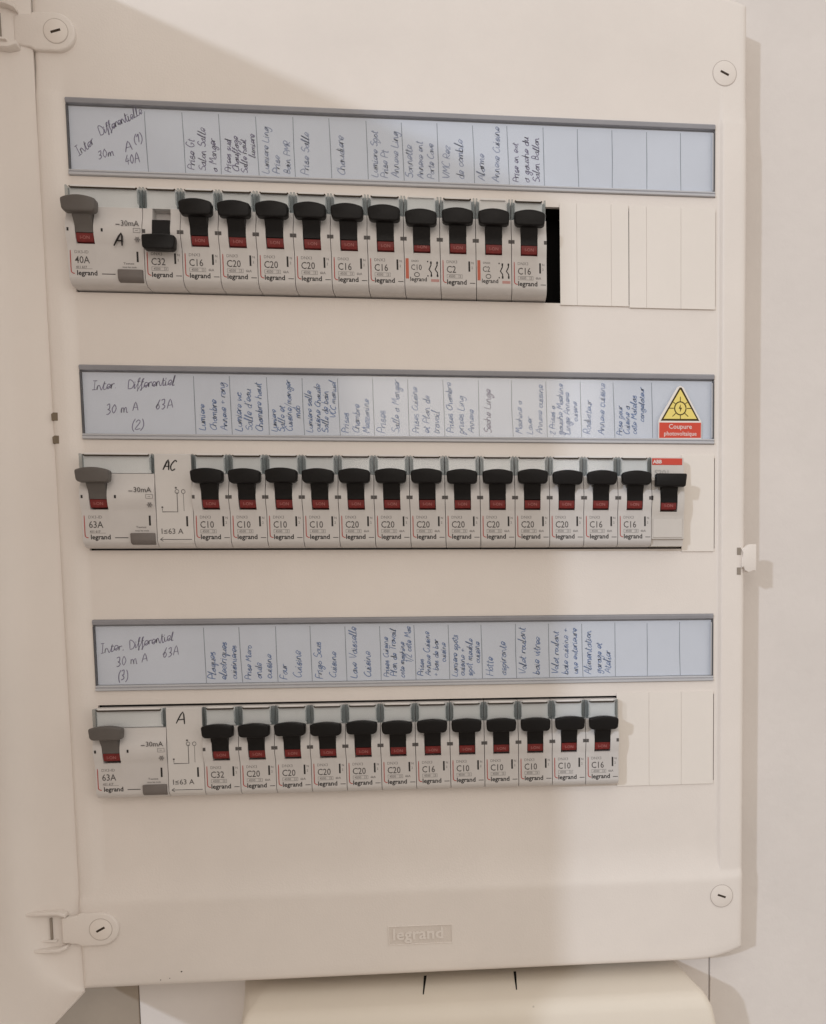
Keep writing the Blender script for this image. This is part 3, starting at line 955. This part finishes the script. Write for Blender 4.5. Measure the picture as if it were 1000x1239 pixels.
# ------------------------------------------------------------------ residual current switches (two modules wide)
def rcd(r, amp, label, hand=None):
    W2 = 2 * MOD
    t = thing('residual_current_switch', label, 'differential switch', (0, 0, ROWZ[r]), 'differential switches at the row starts')
    add(t, 'body', ('body', W2), lambda: module_body(W2, 4.5), 'body')
    tg = add(t, 'toggle', ('tog', True, 'rcd'), lambda: toggle_mesh(True, w=15.6), 'greylever', (MOD / 2 - 0.2, 0, 0))
    add(tg, 'indicator', 'ind', indicator_mesh, 'red')
    add(tg, 'indicator_print', 'ion', ion_mesh, 'pink')
    add(t, 'card', ('card', W2), lambda: card_mesh(W2), 'card')
    add(t, 'window_cover', ('win', W2), lambda: window_mesh(W2), 'clear')
    add(t, 'window_side', 'ribl', lambda: rib_mesh(0.25, 1), 'clearrib')
    add(t, 'window_side', ('ribr', W2), lambda: rib_mesh(W2 - 0.25, -1), 'clearrib')
    add(t, 'window_slot', ('ws', W2), lambda: slotline_mesh(W2), 'slot')
    add(t, 'window_lid', ('wl', W2), lambda: lid_mesh(W2), 'cardwhite')
    add(t, 'red_bracket', 'brk', bracket_mesh, 'redline')
    def amp_m():
        bm = bmesh.new()
        add_text(bm, amp, 4.6, 3.2, -13.3, LY, bold=0.03, sx=0.88)
        return mesh_of(bm, 'rating_lettering')
    add(t, 'rating_lettering', ('ra', amp), amp_m, 'grey')
    def sm():
        bm = bmesh.new()
        add_text(bm, 'DX3-ID', 2.0, 3.1, -8.8, LY)
        add_text(bm, '411 617', 1.5, 3.6, -15.6, LY, bold=0.06)
        box(bm, 3.4, 11.0, LY + 0.02, LY + 0.05, -15.9, -15.75)
        add_text(bm, 'Testez', 1.3, 25.2, -13.4, LY, bold=0.03, sx=1.4)
        add_text(bm, 'tous les mois', 1.2, 24.8, -15.0, LY, bold=0.03)
        x, z = 31.0, 0.6
        for a, b, c, d in ((x, x + 3.3, z, z + 0.16), (x, x + 3.3, z + 1.9, z + 2.06), (x, x + 0.16, z + 0.17, z + 1.89), (x + 3.14, x + 3.3, z + 0.17, z + 1.89), (x + 1.0, x + 2.2, z + 0.9, z + 1.1)):
            box(bm, a, b, LY - 2.0, LY - 1.9, c, d)
        for a in range(3):
            c, s = math.cos(a * math.pi / 3) * 1.4, math.sin(a * math.pi / 3) * 1.4
            ribbon(bm, [(32.6 - c, -2.4 - s), (32.6 + c, -2.4 + s)], 0.4, LY - 1.6)
        ribbon(bm, [(32.6 + 0.9 * math.cos(a), -2.4 + 0.9 * math.sin(a)) for a in [i * 0.63 for i in range(11)]], 0.3, LY - 1.62)
        return mesh_of(bm, 'small_print')
    add(t, 'small_print', 'rcdsm', sm, 'palegrey')
    def ma():
        bm = bmesh.new()
        add_text(bm, '30mA', 3.5, 25.4, 3.6, LY - 2.0, bold=0.02, sx=0.98)
        box(bm, 23.2, 25.0, LY - 2.0, LY - 1.9, 4.0, 4.35)
        return mesh_of(bm, 'sensitivity_lettering')
    add(t, 'sensitivity_lettering', 'rcdma', ma, 'grey')
    def br():
        bm = bmesh.new()
        add_text(bm, 'legrand', 3.2, 3.8, -18.8, LY, bold=0.07)
        box(bm, 15.2, 21.4, LY, LY + 0.05, -18.25, -17.9)
        return mesh_of(bm, 'brand_lettering')
    add(t, 'brand_lettering', 'rcdbr', br, 'black')
    add(t, 'contact_bar', 'rcdbar', lambda: flat_box(31.4, 32.3, -12.2, -7.4, LY, LY + 0.05, 'contact_bar'), 'black')
    def btn():
        bm = bmesh.new()
        prism_x(bm, [(-D + 2, -15.6), (-D - 1.2, -15.9), (-D - 1.2, -19.6), (-D - 0.4, -21.0), (-D + 2, -21.6)], 22.6, 34.2)
        return mesh_of(bm, 'test_button', 0.5, 2, True)
    add(t, 'test_button', 'rcdbtn', btn, 'testbtn')
    def dots():
        bm = bmesh.new()
        for x in (0.9, 16.3):
            box(bm, x, x + 0.9, -D - 1.95, -D - 1.6, 0.7, 2.2)
        return mesh_of(bm, 'status_mark')
    add(t, 'status_mark', 'rcddot', dots, 'black')
    if hand:
        bm = bmesh.new()
        write(bm, hand, 22.0, -5.6, 0.74, 0.0, 0.95, LY - 0.9, random.Random(3))
        for v in bm.verts:
            v.co.y = LY - 1.95
        obj('handwriting', mesh_of(bm, 'handwriting'), 'inkblack', t)
    return t

def connector(r, hand, label, seed):
    t = thing('connection_module', label, 'connection module', (2 * MOD, 0, ROWZ[r]), 'connection modules beside the switches')
    def body():
        bm = bmesh.new()
        prism_x(bm, [(15, 22.4), (-D + 0.8, 22.4), (-D + 0.2, 21.8), (-D, 13), (-D, -19.4), (-D + 0.5, -20.6), (-D + 2.0, -22.0), (-D + 3.6, -22.6), (15, -22.6)], 0.16, MOD - 0.16)
        return mesh_of(bm, 'body')
    add(t, 'body', 'conbody', body, 'body2')
    bm = bmesh.new()
    rn = random.Random(seed)
    write(bm, hand, 4.0 if len(hand) == 2 else 5.0, 14.4, 0.56 if len(hand) == 2 else 0.74, 0.0, 0.62, LY, rn)
    obj('handwriting', mesh_of(bm, 'handwriting'), 'inkblack', t)
    def sym():
        bm = bmesh.new()
        ribbon(bm, [(3.0, -4.0), (3.0, -5.6), (10.2, -5.6), (10.2, 4.0)], 0.4, LY)
        ribbon(bm, [(13.2, -5.2), (13.2, 3.2)], 0.25, LY)
        for x in (10.2, 13.2):
            ribbon(bm, [(x + 0.9 * math.cos(a * 0.7), 4.2 + 1.0 * math.sin(a * 0.7)) for a in range(10)], 0.28, LY - 0.02)
        box(bm, 9.3, 10.2, LY, LY + 0.05, 5.6, 6.4)
        box(bm, 2.6, 3.4, LY - 0.02, LY + 0.05, -3.8, -3.0)
        return mesh_of(bm, 'wiring_symbol')
    add(t, 'wiring_symbol', 'consym', sym, 'grey')
    def tx():
        bm = bmesh.new()
        add_text(bm, 'I\u226463 A', 3.7, 1.9, -16.2, LY, bold=0.02, sx=1.0)
        return mesh_of(bm, 'rating_lettering')
    add(t, 'rating_lettering', 'contx', tx, 'grey')
    def arrow():
        bm = bmesh.new()
        ribbon(bm, [(1.6, -18.9), (16.4, -18.9)], 0.36, LY)
        ribbon(bm, [(2.8, -18.0), (1.4, -18.9), (2.8, -19.8)], 0.36, LY - 0.02)
        return mesh_of(bm, 'arrow')
    add(t, 'arrow', 'conarrow', arrow, 'black')
    add(t, 'contact_bar', ('bar2', MOD), lambda: bar_mesh(14.0), 'black')
    return t

# ------------------------------------------------------------------ fill the rows
rcd(0, '40A', 'grey lever 40A differential switch at the start of the top row', hand='A')
breaker(2, 0, 'C32', 'C32 circuit breaker with its black toggle switched down, beside the 40A switch', up=False)
TOP = [('C16', 1), ('C20', 1), ('C20', 1), ('C20', 1), ('C16', 1), ('C16', 0), ('C10', 'aux'), ('C2', 0), ('C2', 'aux_white'), ('C16', 1)]
for i, (rt, f) in enumerate(TOP):
    k = 3 + i
    if f == 'aux':
        breaker(k, 0, rt, 'orange striped narrow breaker under a blank clear window, between a C16 and the C2', kind='aux')
    elif f == 'aux_white':
        breaker(k, 0, rt, 'orange striped narrow breaker with a white card in its window, after the C2', kind='aux_white')
    else:
        breaker(k, 0, rt, '%s circuit breaker with raised black toggle, %s after the switched-down C32 in top row' % (rt, ORD[i]), ka=bool(f))
rcd(1, '63A', 'grey lever 63A differential switch beside the module marked AC in middle row')
connector(1, 'AC', 'blank faced connection module with AC written on it, beside the 63A switch', 5)
MID = ['C10', 'C10', 'C10', 'C10', 'C20', 'C20', 'C20', 'C20', 'C20', 'C20', 'C20', 'C16', 'C16']
for i, rt in enumerate(MID):
    breaker(3 + i, 1, rt, '%s circuit breaker with black toggle, %s after the AC module in the middle row' % (rt, ORD[i]), ka=i > 3)
rcd(2, '63A', 'grey lever 63A differential switch at the start of the bottom row')
connector(2, 'A', 'blank faced connection module with letter A written on it in bottom row', 9)
BOT = ['C32', 'C20', 'C20', 'C20', 'C20', 'C20', 'C16', 'C10', 'C10', 'C10', 'C10', 'C16']
for i, rt in enumerate(BOT):
    breaker(3 + i, 2, rt, '%s circuit breaker with black toggle, %s after the connection module in the bottom row' % (rt, ORD[i]), ka=rt in ('C20',) or i == 11)

# the breaker of another make closing the middle row
t = thing('circuit_breaker', 'circuit breaker with a red band on top, last module of the middle row', 'circuit breaker', (16 * MOD, 0, ROWZ[1]), GROUP[1])
def abb_body():
    bm = bmesh.new()
    lowp = [(-D + 0.6, -7.6), (-D + 0.6, -19.0), (-D + 2.4, -19.4), (-D + 3.0, -22.6), (15, -22.6)]
    p = [(15, 22.4), (-D + 1.5, 22.4), (-D + 0.6, 21.6), (-D + 0.2, 11.5), (-D - 1.0, 10.5)] + barrel(-6.4, 8.5, -D, 1.5) + lowp
    pm = [(15, 22.4), (-D + 1.5, 22.4), (-D + 0.6, 21.6), (-D + 0.2, 11.5), (-D + 6, 11.2), (-D + 6, -5.2), (-D - 0.4, -5.4), (-D, -6.4)] + lowp
    prism_x(bm, p, 0.2, 4.4); prism_x(bm, pm, 4.4, 13.4); prism_x(bm, p, 13.4, 17.0)
    return mesh_of(bm, 'body', smooth=True)
obj('body', abb_body(), 'abbbody', t)
obj('red_band', flat_box(0.5, 16.2, 18.4, 21.8, -D + 0.3, -D + 1.6, 'red_band', 0.2), 'abbred', t)
bm = bmesh.new(); add_text(bm, 'ABB', 2.5, 1.0, 19.2, -D + 0.22, bold=0.08)
obj('brand_lettering', mesh_of(bm, 'brand_lettering'), 'white', t)
bm = bmesh.new(); add_text(bm, 'S201', 3.6, 1.6, 13.4, -D + 0.05, bold=0.05, sx=1.15)
obj('type_lettering', mesh_of(bm, 'type_lettering'), 'abbgrey', t)
tg = obj('toggle', toggle_mesh(True, square=True, w=16.0), 'toggle', t, (8.9, 0, -1.2))
obj('indicator', cached('ind', indicator_mesh), 'red', tg, (0, 0, 0.6))
obj('indicator_print', cached('ion', ion_mesh), 'pink', tg, (0, 0, 0.6))
bm = bmesh.new()
box(bm, 0.9, 16.2, -D + 0.1, -D + 0.7, -18.4, -8.8)
obj('label_flap', mesh_of(bm, 'label_flap', 0.2, 1), 'abbbody', t)
obj('contact_bar', flat_box(-0.5, 0.6, 0.4, 2.6, -D - 1.95, -D - 1.4, 'contact_bar'), 'black', t)

# ------------------------------------------------------------------ blanking plates with score lines
def blank(name, label, segs, z, yf=-0.9, dz=0.0):
    bm = bmesh.new()
    h = 25.0
    for a, b in segs:
        box(bm, a + 0.06, b - 0.06, yf, yf + 0.3, z - h + dz, z + h + dz)
    box(bm, segs[0][0] + 0.11, segs[-1][1] - 0.11, yf + 0.3, yf + 0.86, z - h + dz + 0.05, z + h + dz - 0.05)
    o = obj(name, mesh_of(bm, name, 0.06, 1), 'blank')
    tag(o, label, 'blanking plate', 'blanking plates closing the rows')
blank('blanking_plate', 'cream blanking plate beside the black gap in the top row', [(234.9, 243.6), (243.6, 261.2), (261.2, 270.2)], ROWZ[0], dz=0.4)
blank('blanking_plate', 'cream blanking plate closing the far end of the top row', [(270.4, 279.4), (279.4, 297.3), (297.3, 315.4)], ROWZ[0], -1.0, -0.2)
blank('blanking_plate', 'single cream blanking plate beside the red banded breaker', [(297.7, 315.2)], ROWZ[1])
blank('blanking_plate', 'wide cream blanking plate with two score lines in the bottom row', [(262.8, 280.2), (280.2, 297.7), (297.7, 315.2)], ROWZ[2])

# ------------------------------------------------------------------ warning sticker
sx, sz, sy = 297.1, ROWZ[1] + 34.2, -0.63
st = thing('warning_sticker', 'yellow triangular solar warning sticker with red caption on the middle label strip', 'sticker', (sx, 0, sz))
bm = bmesh.new()
prism_y(bm, [(-11.6, -1.6), (11.2, -1.4), (11.2, 7.9), (9.8, 10.6), (1.8, 25.2), (0, 26.2), (-1.8, 25.2), (-10.6, 10.4), (-11.6, 7.9)], sy, sy + 0.06)
obj('backing', mesh_of(bm, 'backing'), 'stickerwhite', st)
bm = bmesh.new()
prism_y(bm, [(-10.4, 8.2), (10.1, 8.3), (0.7, 25.2), (-0.4, 25.2)], sy - 0.04, sy - 0.01)
obj('border', mesh_of(bm, 'border'), 'sun', st)
bm = bmesh.new()
prism_y(bm, [(-8.9, 9.2), (8.7, 9.3), (0.2, 24.0), (-0.1, 24.0)], sy - 0.08, sy - 0.05)
obj('yellow_field', mesh_of(bm, 'yellow_field'), 'yellow', st)
bm = bmesh.new()
yy = sy - 0.11
zc = 14.6
ribbon(bm, [(3.0 * math.cos(i * math.pi / 12), zc + 3.3 * math.sin(i * math.pi / 12)) for i in range(25)], 0.6, yy)
for a in (0, 40, 90, 140, 180, 225, 270, 315):
    c, s = math.cos(math.radians(a)), math.sin(math.radians(a))
    l0, l1 = 3.4, 5.9 if a not in (40, 140) else 4.9
    ribbon(bm, [(c * l0, zc + s * l0 * 1.05), (c * l1, zc + s * l1)], 0.55, yy)
f = [bm.verts.new((x, yy, zc + z)) for x, z in ((0.2, 2.1), (-0.9, -0.2), (-0.1, -0.2), (-0.2, -2.1), (0.9, 0.3), (0.1, 0.3))]
bm.faces.new(f)
obj('sun_symbol', mesh_of(bm, 'sun_symbol'), 'sun', st)
bm = bmesh.new()
prism_y(bm, [(-11.2, -0.6), (10.9, -0.4), (11.0, 7.4), (-11.1, 7.3)], sy - 0.05, sy - 0.01)
obj('red_field', mesh_of(bm, 'red_field'), 'stickerred', st)
bm = bmesh.new()
add_text(bm, 'Coupure', 3.4, 0, 4.2, sy - 0.09, bold=0.02, align='CENTER', sx=1.0)
add_text(bm, 'photovoltaïque', 3.1, 0, 0.7, sy - 0.09, bold=0.02, align='CENTER', sx=0.92)
obj('caption', mesh_of(bm, 'caption'), 'white', st)

# ------------------------------------------------------------------ lower enclosure: tapered ivory cover under the panel
low = thing('lower_enclosure', 'ivory plastic enclosure with sloping sides directly below the panel', 'enclosure', (190, 0, -470))
bm = bmesh.new()
LO = Vector((190, 0, -470))
def ring(z, xl, xr, yf, bl, br, n=6, rad=4.0):
    pts = [(bl, WALLY + 0.4)]
    for k in range(n + 1):
        a = math.pi + (math.pi / 2) * k / n
        pts.append((xl + rad + rad * math.cos(a), yf + rad + rad * math.sin(a)))
    for k in range(n + 1):
        a = 1.5 * math.pi + (math.pi / 2) * k / n
        pts.append((xr - rad + rad * math.cos(a), yf + rad + rad * math.sin(a)))
    pts.append((br, WALLY + 0.4))
    return [bm.verts.new((x, y, z)) for x, y in pts]
rings = [ring(-480, 66, 318, -26.5, 62, 312), ring(-402, 66.5, 312.5, -26, 60, 305), ring(-388, 68, 309.5, -25, 60, 301), ring(-384, 69, 307.5, -23.6, 60, 299.5), ring(-381.2, 70.2, 305.6, -20.8, 60, 298), ring(-380.2, 71.5, 303.8, -17.0, 60, 297), ring(-377.5, 75, 297, 14, 62, 294.5)]
for a, b in zip(rings, rings[1:]):
    for i in range(len(a) - 1):
        bm.faces.new((a[i], a[i + 1], b[i + 1], b[i]))
bm.faces.new(rings[-1])
me = mesh_of(bm, 'shell', smooth=True)
o = obj('shell', me, 'lower', low); o.location = -LO * MM
for x in (158.4, 207.3):
    bm = bmesh.new()
    def top(y):
        return -380.2 + (y + 17) / 31 * 2.7
    pts = [(x - 0.3, -8.5), (x + 0.3, -8.5), (x + 0.75, 12), (x - 0.75, 12)]
    a_ = [bm.verts.new((px, py, top(py) + 0.12)) for px, py in pts]
    b_ = [bm.verts.new((px, py, top(py) - 1.0)) for px, py in pts]
    bm.faces.new(a_); bm.faces.new(list(reversed(b_)))
    for i in range(4):
        j = (i + 1) % 4
        bm.faces.new((a_[j], a_[i], b_[i], b_[j]))
    o = obj('vent_slot', mesh_of(bm, 'vent_slot'), 'dark', low); o.location = -LO * MM

# specks of dirt on the lower border of the cover
for x, z, r_ in ((34.6, -363.6, 0.38), (24.0, -367.6, 0.26), (28.6, -366.9, 0.22)):
    bm = bmesh.new()
    yq = cover_y(x, z)
    prism_y(bm, [(x + r_ * math.cos(a) * (1.5 if a < 2 else 1), z + r_ * math.sin(a)) for a in (0, 1, 2, 3, 4, 5)], yq - 0.06, yq + 0.1)
    ppart('dirt_speck', mesh_of(bm, 'dirt_speck'), 'slot')
